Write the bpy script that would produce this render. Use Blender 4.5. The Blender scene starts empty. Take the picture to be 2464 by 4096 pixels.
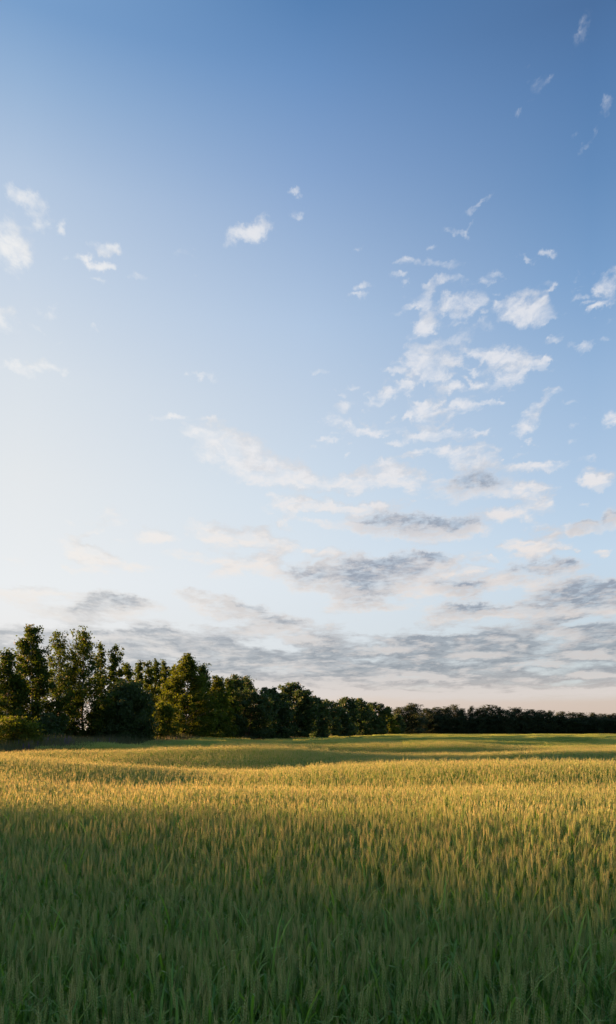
import bpy, math, random
import numpy as np
from mathutils import Vector, Matrix
scene = bpy.context.scene
R = math.radians
# ------------------------------------------------------------------ camera
CAM_H = 1.87
cam_data = bpy.data.cameras.new('camera')
cam = bpy.data.objects.new('camera', cam_data)
scene.collection.objects.link(cam)
cam.location = (0, 0, CAM_H)
cam.rotation_euler = (R(90), 0, 0)
cam_data.sensor_fit = 'VERTICAL'
cam_data.sensor_height = 36.0
cam_data.sensor_width = 24.0
cam_data.lens = 36.0 * 2800 / 4096
cam_data.shift_y = 882 / 4096
cam_data.clip_start = 0.05
cam_data.clip_end = 6000
scene.camera = cam
# ------------------------------------------------------------------ light
SUN_AZ, SUN_EL = -76.0, 5.0          # degrees, azimuth measured from +Y towards +X
sun_data = bpy.data.lights.new('sun', 'SUN')
sun_data.energy = 5.0
sun_data.angle = R(1.8)
sun_data.color = (1.0, 0.455, 0.20)
sun = bpy.data.objects.new('sun', sun_data)
scene.collection.objects.link(sun)
sdir = Vector((math.sin(R(SUN_AZ)) * math.cos(R(SUN_EL)), math.cos(R(SUN_AZ)) * math.cos(R(SUN_EL)), math.sin(R(SUN_EL))))
sun.rotation_euler = sdir.to_track_quat('Z', 'Y').to_euler()
scene.view_settings.view_transform = 'Standard'
scene.view_settings.look = 'None'
scene.view_settings.exposure = 2.42
scene.view_settings.gamma = 1.0
scene.view_settings.use_curve_mapping = False
scene.render.engine = 'CYCLES'
scene.cycles.max_bounces = 6
scene.cycles.diffuse_bounces = 3
scene.cycles.glossy_bounces = 1
scene.cycles.transmission_bounces = 3
scene.cycles.transparent_max_bounces = 4
# ------------------------------------------------------------------ sky
world = bpy.data.worlds.new('World')
scene.world = world
world.use_nodes = True
world.cycles.sampling_method = 'MANUAL'
world.cycles.sample_map_resolution = 512
nt = world.node_tree
nt.nodes.clear()
def N(kind, tree=None, **kw):
    n = (tree or nt).nodes.new(kind)
    for k, v in kw.items():
        setattr(n, k, v)
    return n
def link(a, b, tree=None):
    (tree or nt).links.new(a, b)
def setin(sock, v, tree=None):
    if isinstance(v, bpy.types.NodeSocket):
        link(v, sock, tree)
    else:
        sock.default_value = v
def math_(op, a, b=None, c=None, tree=None, clamp=False):
    n = N('ShaderNodeMath', tree, operation=op, use_clamp=clamp)
    setin(n.inputs[0], a, tree)
    if b is not None: setin(n.inputs[1], b, tree)
    if c is not None: setin(n.inputs[2], c, tree)
    return n.outputs[0]
def vmath(op, a, b=None, tree=None, out=0):
    n = N('ShaderNodeVectorMath', tree, operation=op)
    setin(n.inputs[0], a, tree)
    if b is not None: setin(n.inputs[1], b, tree)
    return n.outputs[out]
def maprange(v, a, b, c=0.0, d=1.0, smooth=True, tree=None):
    n = N('ShaderNodeMapRange', tree, interpolation_type='SMOOTHSTEP' if smooth else 'LINEAR')
    setin(n.inputs[0], v, tree)
    for i, x in enumerate((a, b, c, d)):
        setin(n.inputs[i + 1], x, tree)
    return n.outputs[0]
def mixc(f, a, b, blend='MIX', tree=None):
    n = N('ShaderNodeMix', tree, data_type='RGBA', blend_type=blend)
    setin(n.inputs[0], f, tree)
    setin(n.inputs[6], a, tree)
    setin(n.inputs[7], b, tree)
    return n.outputs[2]
def lin(c):
    return tuple((x / 255 / 12.92 if x / 255 <= 0.04045 else ((x / 255 + 0.055) / 1.055) ** 2.4) for x in c) + (1.0,)
tc = N('ShaderNodeTexCoord')
dirv = vmath('NORMALIZE', tc.outputs['Generated'])
sep = N('ShaderNodeSeparateXYZ'); link(dirv, sep.inputs[0])
X, Y, Z = sep.outputs
hor = math_('SQRT', math_('ADD', math_('MULTIPLY', X, X), math_('MULTIPLY', Y, Y)))
horc = math_('MAXIMUM', hor, 0.02)
elev = math_('ARCTAN2', Z, horc)                  # elevation, radians
azim = math_('ARCTAN2', X, Y)                     # azimuth, radians
sx, sy = math.sin(R(SUN_AZ)), math.cos(R(SUN_AZ))
q = math_('DIVIDE', math_('ADD', math_('MULTIPLY', X, sx), math_('MULTIPLY', Y, sy)), horc)   # cos of azimuth from the sun
# photograph pixel (in 1484 wide units) -> (azimuth, elevation)
def px2ae(x, y):
    u = (x - 742) / 1686.4; v = (1764.7 - y) / 1686.4
    return math.atan(u), math.atan(v / math.sqrt(1 + u * u))
def ramp(stops):
    n = N('ShaderNodeValToRGB')
    link(math_('MULTIPLY', elev, 1 / 1.5), n.inputs[0])
    els = n.color_ramp.elements
    n.color_ramp.interpolation = 'B_SPLINE' if False else 'EASE' if False else 'LINEAR'
    while len(els) < len(stops): els.new(0.5)
    for e, (p, c) in zip(els, stops):
        e.position = p / 1.5; e.color = c
    return n.outputs[0]
SKY = {   # display px column: rows and sRGB of the clear sky
    60:   [(0,(123,162,207)), (180,(150,181,217)), (420,(183,203,228)), (660,(203,217,234)), (900,(222,230,238)), (1140,(233,237,240)), (1400,(240,243,245)), (1600,(241,238,236)), (1690,(243,228,217)), (1760,(246,220,200))],
    742:  [(0,(89,132,183)), (180,(110,149,198)), (420,(138,169,211)), (600,(160,186,220)), (780,(181,203,230)), (960,(196,213,233)), (1200,(214,228,241)), (1400,(226,235,243)), (1600,(224,230,234)), (1680,(228,214,204)), (1760,(226,204,190))],
    1424: [(0,(77,114,162)), (180,(87,127,177)), (420,(103,143,191)), (660,(126,164,208)), (900,(156,187,222)), (1140,(180,205,232)), (1330,(199,220,239)), (1500,(206,220,230)), (1640,(208,216,218)), (1690,(217,201,189)), (1760,(212,190,174))],
}
ramps = []
for col in (60, 742, 1424):
    st = []
    for y, c in SKY[col]:
        st.append((px2ae(col, y)[1], lin(c)))
    st.sort(key=lambda s: s[0])
    top = st[-1]
    st.append((1.5, tuple(top[1][i] * (0.80, 0.84, 0.90, 1)[i] for i in range(4))))
    ramps.append(ramp(st))
ql, qm, qr = [math.cos(px2ae(c, 900)[0] - R(SUN_AZ)) for c in (60, 742, 1424)]
f1 = maprange(q, qr, qm, 0, 1, False)
f2 = maprange(q, qm, ql, 0, 1, False)
clear = mixc(f2, mixc(f1, ramps[2], ramps[1]), ramps[0])
nish = N('ShaderNodeTexSky', sky_type='NISHITA', sun_disc=False, sun_elevation=R(SUN_EL), sun_rotation=R(SUN_AZ),
         altitude=100, air_density=1.0, dust_density=1.5, ozone_density=1.5)
nsky = mixc(1.0, nish.outputs[0], (0.1, 0.1, 0.1, 1), 'MULTIPLY')
clear = mixc(0.06, clear, nsky)
# ---- clouds: one field over azimuth / elevation, broken up by noise on the cloud plane
comb = N('ShaderNodeCombineXYZ'); link(azim, comb.inputs[0]); link(elev, comb.inputs[1])
# domain warp so the patches have ragged outlines
zc = math_('ADD', math_('MAXIMUM', Z, 0.0), 0.06)
plane = N('ShaderNodeCombineXYZ')
link(math_('DIVIDE', X, zc), plane.inputs[0]); link(math_('DIVIDE', Y, zc), plane.inputs[1])
wn = N('ShaderNodeTexNoise'); wn.inputs['Scale'].default_value = 26; wn.inputs['Detail'].default_value = 6; wn.inputs['Roughness'].default_value = 0.62
link(dirv, wn.inputs['Vector'])
wofs = vmath('MULTIPLY', vmath('SUBTRACT', wn.outputs['Color'], (0.5, 0.5, 0.5)), (0.075, 0.045, 0))
wscale = N('ShaderNodeVectorMath', operation='SCALE'); link(wofs, wscale.inputs[0]); link(maprange(elev, R(3), R(20), 0.35, 1.0, False), wscale.inputs[3])
pw = vmath('ADD', comb.outputs[0], wscale.outputs[0])
BL = [
 (742,1612,1000,62,0,1.12),(1250,1655,420,34,0,1.1),  # x, y, rx, ry, rot(deg), amp   (photograph, 1484 wide)
 (55,476,52,22,-12,.9),(95,535,36,24,15,.85),(18,590,52,58,-20,1),(157,552,14,22,10,.6),(258,592,38,18,0,.95),(235,630,48,12,-5,.9),
 (15,765,42,36,0,.85),(112,752,32,12,0,.55),(92,787,24,12,0,.55),(237,786,20,7,0,.7),(55,896,44,16,-14,.85),(105,886,40,16,0,.7),(440,612,24,12,0,.42),(342,674,18,8,0,.42),(230,670,20,8,0,.42),
 (628,545,38,28,20,.88),(575,572,44,20,25,.8),(715,456,24,11,0,.62),(718,515,20,13,0,.55),(485,901,34,13,0,.9),(415,1008,50,9,8,.8),(877,690,28,10,5,.72),(865,717,30,8,0,.6),(877,604,15,5,0,.5),
 (1150,490,46,8,18,.66),(1100,560,44,10,-20,.6),(1130,540,26,7,40,.55),(1045,596,20,9,0,.5),(1020,640,42,14,0,.6),(1080,645,44,16,0,.74),(1085,684,56,13,0,.74),(1130,728,56,30,8,.9),(1035,733,36,22,0,.85),(1028,780,40,26,30,.8),(1195,658,36,13,0,.55),(1265,757,72,24,-6,.88),(1220,738,50,12,10,.7),
 (1300,685,30,8,0,.45),(1150,792,40,10,0,.5),(1090,826,58,17,5,.85),(1015,874,50,30,0,1),(1082,872,40,22,0,.9),(1230,858,62,24,-8,1),(1290,874,34,8,0,.8),(1232,908,52,22,0,.92),(1055,911,36,17,0,.95),(1085,940,56,12,0,.85),(980,932,16,14,0,.75),(1150,858,30,10,0,.7),
 (900,955,40,16,35,.68),(835,938,14,9,0,.7),(825,985,22,16,0,.6),(1140,972,56,13,0,.8),(1035,998,48,26,0,.82),(1300,975,52,15,15,.82),(1275,1020,36,19,0,.88),(1468,690,28,32,0,.95),(1432,746,40,10,10,.85),(1395,712,20,8,0,.5),(1472,1008,24,26,0,.85),(1395,1013,26,6,0,.7),
 (885,1040,62,13,0,.85),(1040,1052,72,15,0,.88),(1140,1048,50,12,0,.8),(800,1015,24,10,0,.5),
 (1395,75,30,16,35,.3),(1285,205,34,24,0,.38),(1240,270,24,12,0,.38),(1465,265,20,28,-20,.5),(1415,342,28,8,25,.32),(1290,1000,14,10,0,.5),
 (520,1012,36,13,0,.75),(540,1055,90,30,-8,.85),(600,1105,120,46,-8,1),(705,1150,72,30,0,.98),(650,1150,60,24,0,.9),(850,1162,82,26,0,1),(968,1155,66,28,-15,1),(930,1120,50,16,0,.8),(1100,1092,70,20,0,.95),(1140,1120,60,22,0,.9),(1130,1168,100,34,4,1.1),(1285,1125,66,13,0,.95),(1275,1180,66,20,0,1),
 (720,1208,70,15,0,.92),(790,1216,90,16,0,.95),(880,1222,70,16,0,.95),(1000,1272,150,36,0,1.1),(870,1270,90,16,-10,1),(1110,1275,60,24,0,1.05),(1230,1237,62,18,-5,1),(1440,1165,44,13,0,1),(1474,1245,36,24,0,1.05),(1410,1275,34,16,0,1.05),(1300,1298,50,12,6,.95),(1450,1330,26,10,0,.85),(1345,1275,20,8,0,.5),
 (215,1338,60,17,-8,.95),(320,1362,50,12,-5,.9),(375,1298,62,14,0,.8),(560,1290,90,24,0,.8),(640,1312,80,24,0,.82),(500,1262,60,14,0,.6),(30,1345,60,20,0,.4),(440,1340,80,14,0,.5),(560,1355,70,12,0,.5),
 (930,1372,150,34,3,1.15),(740,1395,80,30,0,1.1),(1035,1345,60,18,0,1.1),(860,1420,140,26,0,1.1),(1000,1410,70,20,0,1),(1310,1366,110,22,-3,1.15),(1120,1418,86,20,0,1.1),(1250,1403,52,13,0,1.05),(1190,1350,30,6,0,.5),
 (60,1432,110,18,0,.92),(275,1455,110,30,0,1.05),(200,1480,120,24,0,1),(480,1440,90,16,-5,1.05),(590,1480,100,24,-8,1.1),(900,1460,110,18,0,1.05),(1420,1440,150,40,0,1.2),(1130,1475,140,26,4,1.15),(1300,1470,120,24,0,1.1),(670,1510,160,18,0,1.05),
 (0,1560,330,50,0,1.1),(300,1545,240,46,0,1.1),(560,1560,200,34,0,1.1),(760,1545,90,22,0,1.0),(1050,1560,220,44,3,1.2),(1420,1540,200,60,0,1.2),(1230,1580,200,50,0,1.15),(700,1600,260,36,0,1.05),(1000,1630,340,46,0,1.1),(1380,1640,260,40,0,1.05),(620,1650,160,20,0,.8),(250,1640,300,50,0,.9),
]
rs = np.random.default_rng(21)
for (x0, x1, y0, y1, cnt, r0, r1, a0, a1) in ((965, 1340, 600, 1110, 115, 10, 32, .4, .85), (760, 980, 880, 1120, 40, 8, 26, .35, .7), (640, 1480, 1110, 1330, 52, 14, 48, .35, .75),
        (620, 1480, 1330, 1430, 34, 20, 70, .5, .95), (150, 700, 1250, 1380, 26, 20, 60, .3, .6), (1340, 1480, 640, 1120, 18, 8, 24, .3, .6), (150, 520, 560, 700, 8, 8, 20, .3, .45), (0, 160, 700, 920, 8, 8, 26, .3, .5), (1200, 1480, 20, 420, 12, 10, 26, .2, .34)):
    for _ in range(cnt):
        rx = rs.uniform(r0, r1)
        BL.append((rs.uniform(x0, x1), rs.uniform(y0, y1), rx, rx * rs.uniform(0.22, 0.42), rs.uniform(-18, 22), rs.uniform(a0, a1)))
HOLES = [(430,1478,50,9),(870,1502,60,18),(745,1440,60,10),(1320,1562,46,18),(400,1416,50,8),(1205,1432,60,9),(960,1488,70,8),(120,1500,40,8),(620,1548,90,7),(1080,1520,80,6),(560,1500,40,6),(150,1450,40,8),(1180,1500,60,6),(1400,1500,60,5),(300,1512,60,6),(1300,1625,90,5),(1150,1600,60,4),(900,1588,80,5),(1400,1600,70,5),(700,1560,60,6),(200,1560,80,5),(1000,1655,120,4),(1380,1650,90,4)]
# the patches are summed into one small map over azimuth (-28..28 deg) and elevation (0..50 deg)
MW, MH, A0, A1, E0, E1 = 672, 600, R(-28), R(28), 0.0, R(50)
ga, ge = np.meshgrid(np.linspace(A0, A1, MW), np.linspace(E0, E1, MH))
cmap = np.zeros((MH, MW)); tmap = np.zeros((MH, MW))
def smooth01(t):
    t = np.clip(t, 0, 1); return t * t * (3 - 2 * t)
for (x, y, rx, ry, rot, amp) in BL:
    a, e = px2ae(x, y)
    sxr = rx / 1686.4 * math.cos(a) ** 2 * 1.12; syr = ry / 1686.4 * math.cos(e) ** 2 * 1.15
    c_, s_ = math.cos(R(rot)), math.sin(R(rot))
    dx, dy = ga - a, ge - e
    r = np.hypot((dx * c_ + dy * s_) / sxr, (-dx * s_ + dy * c_) / syr)
    f = smooth01((1.45 - r) / 1.3)
    cmap += f * min(amp, 1.0) * (1 - cmap)
    if amp > 1.0 or y > 1440:
        f2_ = smooth01((1.5 - np.hypot((dx * c_ + dy * s_) / sxr, (-dx * s_ + dy * c_ - 0.15 * syr) / syr)) / 1.3)
        tmap = np.maximum(tmap, f2_ * min(1.0, 0.72 + (amp - 1.0) * 1.4))
for (x, y, rx, ry) in HOLES:
    a, e = px2ae(x, y)
    r = np.hypot((ga - a) / (rx / 1686.4 * math.cos(a) ** 2), (ge - e) / (ry / 1686.4 * 2.0))
    cmap *= 1 - 0.55 * smooth01((1.6 - r) / 1.5)
px = np.zeros((MH, MW, 4), np.float32); px[..., 0] = cmap; px[..., 1] = tmap; px[..., 3] = 1
cimg = bpy.data.images.new('cloud_cover', MW, MH, float_buffer=True, is_data=True)
cimg.pixels.foreach_set(px.ravel()); cimg.update()
muv = vmath('DIVIDE', vmath('SUBTRACT', pw, (A0, E0, 0)), (A1 - A0, E1 - E0, 1))
ctex = N('ShaderNodeTexImage', image=cimg, interpolation='Cubic', extension='CLIP')
link(muv, ctex.inputs[0])
csep = N('ShaderNodeSeparateColor'); link(ctex.outputs[0], csep.inputs[0])
acc, thickmap = csep.outputs[0], csep.outputs[1]
ctex2 = N('ShaderNodeTexImage', image=cimg, interpolation='Cubic', extension='CLIP')
link(vmath('ADD', muv, (-0.012, -0.014, 0)), ctex2.inputs[0])
csep2 = N('ShaderNodeSeparateColor'); link(ctex2.outputs[0], csep2.inputs[0])
edge = math_('SUBTRACT', acc, csep2.outputs[0])

# outside the photographed part of the sky the clouds go on as scattered patches
wide = N('ShaderNodeTexNoise'); wide.inputs['Scale'].default_value = 1.1; wide.inputs['Detail'].default_value = 3
link(plane.outputs[0], wide.inputs['Vector'])
aside = maprange(math_('ABSOLUTE', azim), R(26), R(36), 0.0, 1.0)
lowband = maprange(elev, R(2), R(34), 0.42, -0.12)
elsewhere = math_('MULTIPLY', math_('ADD', maprange(wide.outputs['Fac'], 0.42, 0.72), lowband), aside)
cov = math_('MINIMUM', math_('MAXIMUM', acc, elsewhere), maprange(elev, R(9), R(15), 0.87, 1.0))
def fbm(vec, scale, detail, rough, dist=0.0):
    n = N('ShaderNodeTexNoise'); n.inputs['Scale'].default_value = scale; n.inputs['Detail'].default_value = detail
    n.inputs['Roughness'].default_value = rough; n.inputs['Distortion'].default_value = dist
    link(vec, n.inputs['Vector']); return n.outputs['Fac']
# two noises: one on the cloud plane (flattens with perspective), one over the dome
# noise coordinates: azimuth and a softened 1/elevation, so structure flattens toward the horizon
den = math_('ADD', math_('MAXIMUM', elev, 0.0), 0.22)
cc = N('ShaderNodeCombineXYZ')
link(math_('DIVIDE', azim, math_('ADD', den, 0.10)), cc.inputs[0])
link(math_('DIVIDE', 1.0, den), cc.inputs[1])
def field(off):
    v_ = vmath('ADD', cc.outputs[0], off) if off else cc.outputs[0]
    big = fbm(v_, 6.0, 6, 0.6, 0.25)
    fine = fbm(v_, 30.0, 7, 0.66, 0.35)
    fw = maprange(elev, R(4), R(26), 0.16, 0.60, False)
    return math_('ADD', math_('MULTIPLY', big, math_('SUBTRACT', 1.0, fw)), math_('MULTIPLY', fine, fw))
n0 = field(None)
n1 = field((-0.030, 0.036, 0.0))             # a step towards the sun (left and down)
d0 = math_('ADD', math_('MULTIPLY', cov, 1.12), math_('MULTIPLY', math_('SUBTRACT', n0, 0.5), 3.2))
alpha = math_('MULTIPLY', maprange(d0, 0.22, maprange(elev, R(8), R(30), 0.95, 1.30, False)), maprange(cov, 0.0, 0.22))
ripple = fbm(cc.outputs[0], 22.0, 5, 0.6, 0.6)
alpha = math_('MULTIPLY', alpha, math_('MAXIMUM', maprange(ripple, 0.34, 0.58, 0.50, 1.0), maprange(elev, R(7), R(16), 0.85, 0.0)))
strip = maprange(elev, R(2.1), R(3.1))      # clear strip under the deck at the horizon
alpha = math_('MULTIPLY', alpha, strip)
relief = math_('ADD', math_('MULTIPLY', math_('SUBTRACT', n0, n1), 1.15), math_('MULTIPLY', edge, 0.42))
lit = maprange(relief, -0.17, 0.19, 0, 1)
low = maprange(elev, R(9), R(24), 1.0, 0.0)                # deck near the horizon is thick, small puffs higher are thin
sunny = maprange(q, 0.05, 0.75, 0, 1)
body = math_('ADD', math_('MULTIPLY', maprange(d0, 0.35, 1.10), 0.80), math_('MULTIPLY', n0, 0.42))
thick = math_('MULTIPLY', body, math_('MAXIMUM', thickmap, aside))
puff = math_('MULTIPLY', math_('SUBTRACT', 1.0, lit), maprange(elev, R(14), R(40), 0.34, 0.12))
shade_amt = math_('MULTIPLY', thick, math_('SUBTRACT', 1.50, math_('MULTIPLY', lit, 1.05)), clamp=True)
white = mixc(sunny, mixc(low, lin((230,231,236)), lin((236,227,221))), mixc(low, lin((244,243,241)), lin((243,239,234))))
grey = mixc(sunny, mixc(maprange(elev, R(4), R(14)), lin((148,156,164)), lin((150,160,176))), lin((183,187,191)))
grey = mixc(maprange(elev, R(2.8), R(5.2), 0.8, 0.0), grey, lin((203,192,186)))
deck = math_('MULTIPLY', maprange(elev, R(11.5), R(6), 0.0, 0.95), maprange(lit, 0.15, 1.0, 1.0, 0.42))
ccol = mixc(math_('MAXIMUM', math_('MAXIMUM', shade_amt, puff), deck), white, grey)
thin_op = math_('MULTIPLY', alpha, maprange(elev, R(38), R(14), 0.86, 0.96))
final = mixc(thin_op, clear, ccol)
glow = math_('MULTIPLY', maprange(q, 0.80, 1.0), maprange(elev, R(22), R(2)))
final = mixc(math_('MULTIPLY', glow, 0.7), final, (1.6, 1.25, 0.9, 1))
below = maprange(Z, -0.02, 0.0)
final = mixc(below, lin((120,110,90)), final)
bg = N('ShaderNodeBackground'); link(final, bg.inputs[0]); bg.inputs[1].default_value = 2 ** -2.42
out = N('ShaderNodeOutputWorld'); link(bg.outputs[0], out.inputs[0])
# ------------------------------------------------------------------ helpers
rng = np.random.default_rng(7)
def tag(o, label=None, cat=None, group=None, kind=None):
    if label: o['label'] = label
    if cat: o['category'] = cat
    if group: o['group'] = group
    if kind: o['kind'] = kind
    return o
def new_obj(name, data, parent=None, coll=None):
    o = bpy.data.objects.new(name, data)
    (coll or scene.collection).objects.link(o)
    if parent is not None: o.parent = parent
    return o
def mesh_from(name, verts, faces_flat, sizes, mats=(), mat_idx=None, tint=None, smooth=False):
    """verts (n,3) array, faces as flat index array with a size per face"""
    me = bpy.data.meshes.new(name)
    verts = np.asarray(verts, np.float32); faces_flat = np.asarray(faces_flat, np.int32); sizes = np.asarray(sizes, np.int32)
    me.vertices.add(len(verts)); me.vertices.foreach_set('co', verts.ravel())
    me.loops.add(len(faces_flat)); me.loops.foreach_set('vertex_index', faces_flat)
    me.polygons.add(len(sizes))
    me.polygons.foreach_set('loop_start', np.concatenate(([0], np.cumsum(sizes)[:-1])).astype(np.int32))
    me.polygons.foreach_set('loop_total', sizes)
    for m in mats: me.materials.append(m)
    if mat_idx is not None: me.polygons.foreach_set('material_index', np.asarray(mat_idx, np.int32))
    if smooth: me.polygons.foreach_set('use_smooth', np.ones(len(sizes), bool))
    me.update(calc_edges=True)
    if tint is not None:
        a = me.attributes.new('tint', 'FLOAT', 'POINT'); a.data.foreach_set('value', np.asarray(tint, np.float32))
    return me
class Geo:
    def __init__(s): s.v, s.f, s.z, s.m, s.t, s.n = [], [], [], [], [], 0
    def add(s, verts, faces, mi=0, tint=0.5):
        verts = np.asarray(verts, float).reshape(-1, 3); faces = np.asarray(faces)
        s.v.append(verts); s.f.append((faces + s.n).ravel()); s.z.append(np.full(len(faces), faces.shape[1]))
        s.m.append(np.full(len(faces), mi)); s.t.append(np.broadcast_to(np.asarray(tint, float), (len(verts),))); s.n += len(verts)
    def mesh(s, name, mats, smooth=False):
        return mesh_from(name, np.concatenate(s.v), np.concatenate(s.f), np.concatenate(s.z), mats, np.concatenate(s.m), np.concatenate(s.t), smooth)
def tube(geo, pts, rad, sides=6, mi=0, tint=0.5):
    pts = np.asarray(pts, float); k = len(pts)
    tan = np.gradient(pts, axis=0); tan /= np.linalg.norm(tan, axis=1)[:, None] + 1e-9
    ref = np.array([1.0, 0.13, 0.07]) if abs(tan[0][0]) < 0.8 else np.array([0, 1.0, 0.1])
    a = np.cross(tan, ref); a /= np.linalg.norm(a, axis=1)[:, None] + 1e-9
    b = np.cross(tan, a)
    th = np.linspace(0, 2 * np.pi, sides, endpoint=False)
    ring = pts[:, None] + np.asarray(rad)[:, None, None] * (np.cos(th)[None, :, None] * a[:, None] + np.sin(th)[None, :, None] * b[:, None])
    i = np.arange(k - 1)[:, None] * sides; j = np.arange(sides)[None]; j2 = (j + 1) % sides
    f = np.stack([i + j, i + j2, i + sides + j2, i + sides + j], -1).reshape(-1, 4)
    geo.add(ring.reshape(-1, 3), f, mi, tint)
def new_mat(name):
    m = bpy.data.materials.new(name); m.use_nodes = True
    t = m.node_tree; t.nodes.clear()
    o = t.nodes.new('ShaderNodeOutputMaterial')
    return m, t, o
def leaf_mat(name, c0, c1, c2, trans_col, trans, rough=0.55, noise_scale=0.6, hue_noise=0.5, spec=0.3):
    """c0..c1 by the tint stored per plant or leaf, c2 mixed in by a noise over the place"""
    m, t, o = new_mat(name)
    at = N('ShaderNodeAttribute', t); at.attribute_name = 'tint'
    geo = N('ShaderNodeNewGeometry', t)
    no = N('ShaderNodeTexNoise', t); no.inputs['Scale'].default_value = noise_scale; no.inputs['Detail'].default_value = 3
    link(geo.outputs['Position'], no.inputs['Vector'], t)
    base = mixc(at.outputs['Fac'], (*c0, 1), (*c1, 1), tree=t)
    base = mixc(math_('MULTIPLY', maprange(no.outputs['Fac'], 0.35, 0.7, tree=t), hue_noise, tree=t), base, (*c2, 1), tree=t)
    p = N('ShaderNodeBsdfPrincipled', t); link(base, p.inputs['Base Color'], t)
    p.inputs['Roughness'].default_value = rough; p.inputs['Specular IOR Level'].default_value = spec
    tr = N('ShaderNodeBsdfTranslucent', t)
    link(mixc(1.0, base, (*trans_col, 1), 'MULTIPLY', t), tr.inputs[0], t)
    mx = N('ShaderNodeMixShader', t); mx.inputs[0].default_value = trans
    link(p.outputs[0], mx.inputs[1], t); link(tr.outputs[0], mx.inputs[2], t); link(mx.outputs[0], o.inputs[0], t)
    return m
M_ear = leaf_mat('wheat_ear_mat', (0.20, 0.38, 0.10), (0.43, 0.48, 0.20), (0.28, 0.42, 0.13), (1.4, 1.15, 0.8), 0.42, 0.6, 0.3)
M_awn = leaf_mat('wheat_awn_mat', (0.26, 0.39, 0.13), (0.52, 0.48, 0.25), (0.36, 0.42, 0.17), (1.35, 1.15, 0.8), 0.45, 0.6, 0.3)
M_stem = leaf_mat('wheat_leaf_mat', (0.09, 0.21, 0.035), (0.20, 0.33, 0.05), (0.12, 0.26, 0.06), (1.8, 2.0, 0.7), 0.35, 0.5, 0.35)
M_grass = leaf_mat('verge_grass_mat', (0.060, 0.090, 0.040), (0.13, 0.14, 0.075), (0.08, 0.10, 0.06), (1.5, 1.6, 0.8), 0.35, 0.6, 0.25)
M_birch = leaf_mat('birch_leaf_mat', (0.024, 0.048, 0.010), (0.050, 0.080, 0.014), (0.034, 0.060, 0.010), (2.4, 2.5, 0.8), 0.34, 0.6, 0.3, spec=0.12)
M_sunny = leaf_mat('sunny_birch_leaf_mat', (0.040, 0.070, 0.010), (0.078, 0.108, 0.015), (0.055, 0.083, 0.012), (2.2, 2.2, 0.8), 0.36, 0.6, 0.3, spec=0.12)  # sunlit look put into the colour: brighter copy of the birch leaf
M_dark = leaf_mat('dense_leaf_mat', (0.026, 0.056, 0.020), (0.046, 0.086, 0.028), (0.032, 0.066, 0.022), (2.0, 2.0, 0.8), 0.32, 0.55, 0.2)
M_farleaf = leaf_mat('far_leaf_mat', (0.020, 0.040, 0.020), (0.036, 0.060, 0.028), (0.026, 0.048, 0.022), (1.8, 1.7, 0.8), 0.3, 0.6, 0.06)
M_lupine = leaf_mat('lupine_mat', (0.07, 0.065, 0.12), (0.14, 0.10, 0.16), (0.09, 0.08, 0.13), (1.2, 1.2, 1.2), 0.3, 0.6, 1.0)
def bark_mat(name, c0, c1, scale):
    m, t, o = new_mat(name)
    tcn = N('ShaderNodeTexCoord', t); mpn = N('ShaderNodeMapping', t); mpn.inputs[3].default_value = (3, 3, 10 if c0[0] > 0.3 else 0.8)
    link(tcn.outputs['Object'], mpn.inputs[0], t)
    no = N('ShaderNodeTexNoise', t); no.inputs['Scale'].default_value = scale; no.inputs['Detail'].default_value = 5
    link(mpn.outputs[0], no.inputs['Vector'], t)
    p = N('ShaderNodeBsdfPrincipled', t); p.inputs['Roughness'].default_value = 0.85
    link(mixc(maprange(no.outputs['Fac'], 0.52, 0.66, tree=t), (*c0, 1), (*c1, 1), tree=t), p.inputs['Base Color'], t)
    bp = N('ShaderNodeBump', t); bp.inputs['Strength'].default_value = 0.5; bp.inputs['Distance'].default_value = 0.02
    link(no.outputs['Fac'], bp.inputs['Height'], t); link(bp.outputs[0], p.inputs['Normal'], t)
    link(p.outputs[0], o.inputs[0], t)
    return m
M_birchbark = bark_mat('birch_bark_mat', (0.42, 0.38, 0.33), (0.05, 0.045, 0.04), 1.6)
M_bark = bark_mat('bark_mat', (0.09, 0.07, 0.05), (0.04, 0.032, 0.025), 5)
# ------------------------------------------------------------------ terrain
EU = np.array([-2.4, -1.2, -0.7, -0.44, -0.33, -0.226, -0.12, -0.01, 0.05, 0.09, 0.128, 0.148, 0.17, 0.3, 0.8, 2.0])
ED = np.array([15, 27, 36, 43, 49, 60, 83, 113, 150, 205, 290, 400, 432, 440, 450, 470.0])
def terrain(x, y):
    x = np.asarray(x, float); y = np.asarray(y, float)
    r = np.hypot(x, y)
    yy = y + 0.12 * x + 2.5 * np.sin(x / 19.0 + 0.8)
    h = 0.20 * np.sin((yy - 19.5) * 2 * np.pi / 12.5) * smooth01((yy - 12) / 8) * smooth01((130 - r) / 60)
    for amp_, wl, ang_, ph in ((0.10, 17, 38, 0.3), (0.09, 23, -32, 2.1), (0.06, 11, 15, 4.0), (0.12, 38, 52, 1.0)):
        kx, ky = math.cos(math.radians(ang_)) * 2 * math.pi / wl, math.sin(math.radians(ang_)) * 2 * math.pi / wl
        h = h + amp_ * (1 + r / 500) * np.sin(x * kx + y * ky + ph + 0.7 * np.sin(y / 27.0 + ph)) * smooth01((r - 8) / 16) * smooth01((420 - r) / 150)
    h = h + 0.05 * np.sin(x / 2.9 + y / 4.7) * np.sin(y / 3.1 - x / 6) * smooth01((r - 5) / 10)
    e = y - np.interp(x / np.maximum(y, 1), EU, ED)
    h = h + 0.38 * smooth01(e / 5) * smooth01((0.02 - x / np.maximum(y, 1)) / 0.08) * smooth01((200 - r) / 60)
    return h
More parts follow.
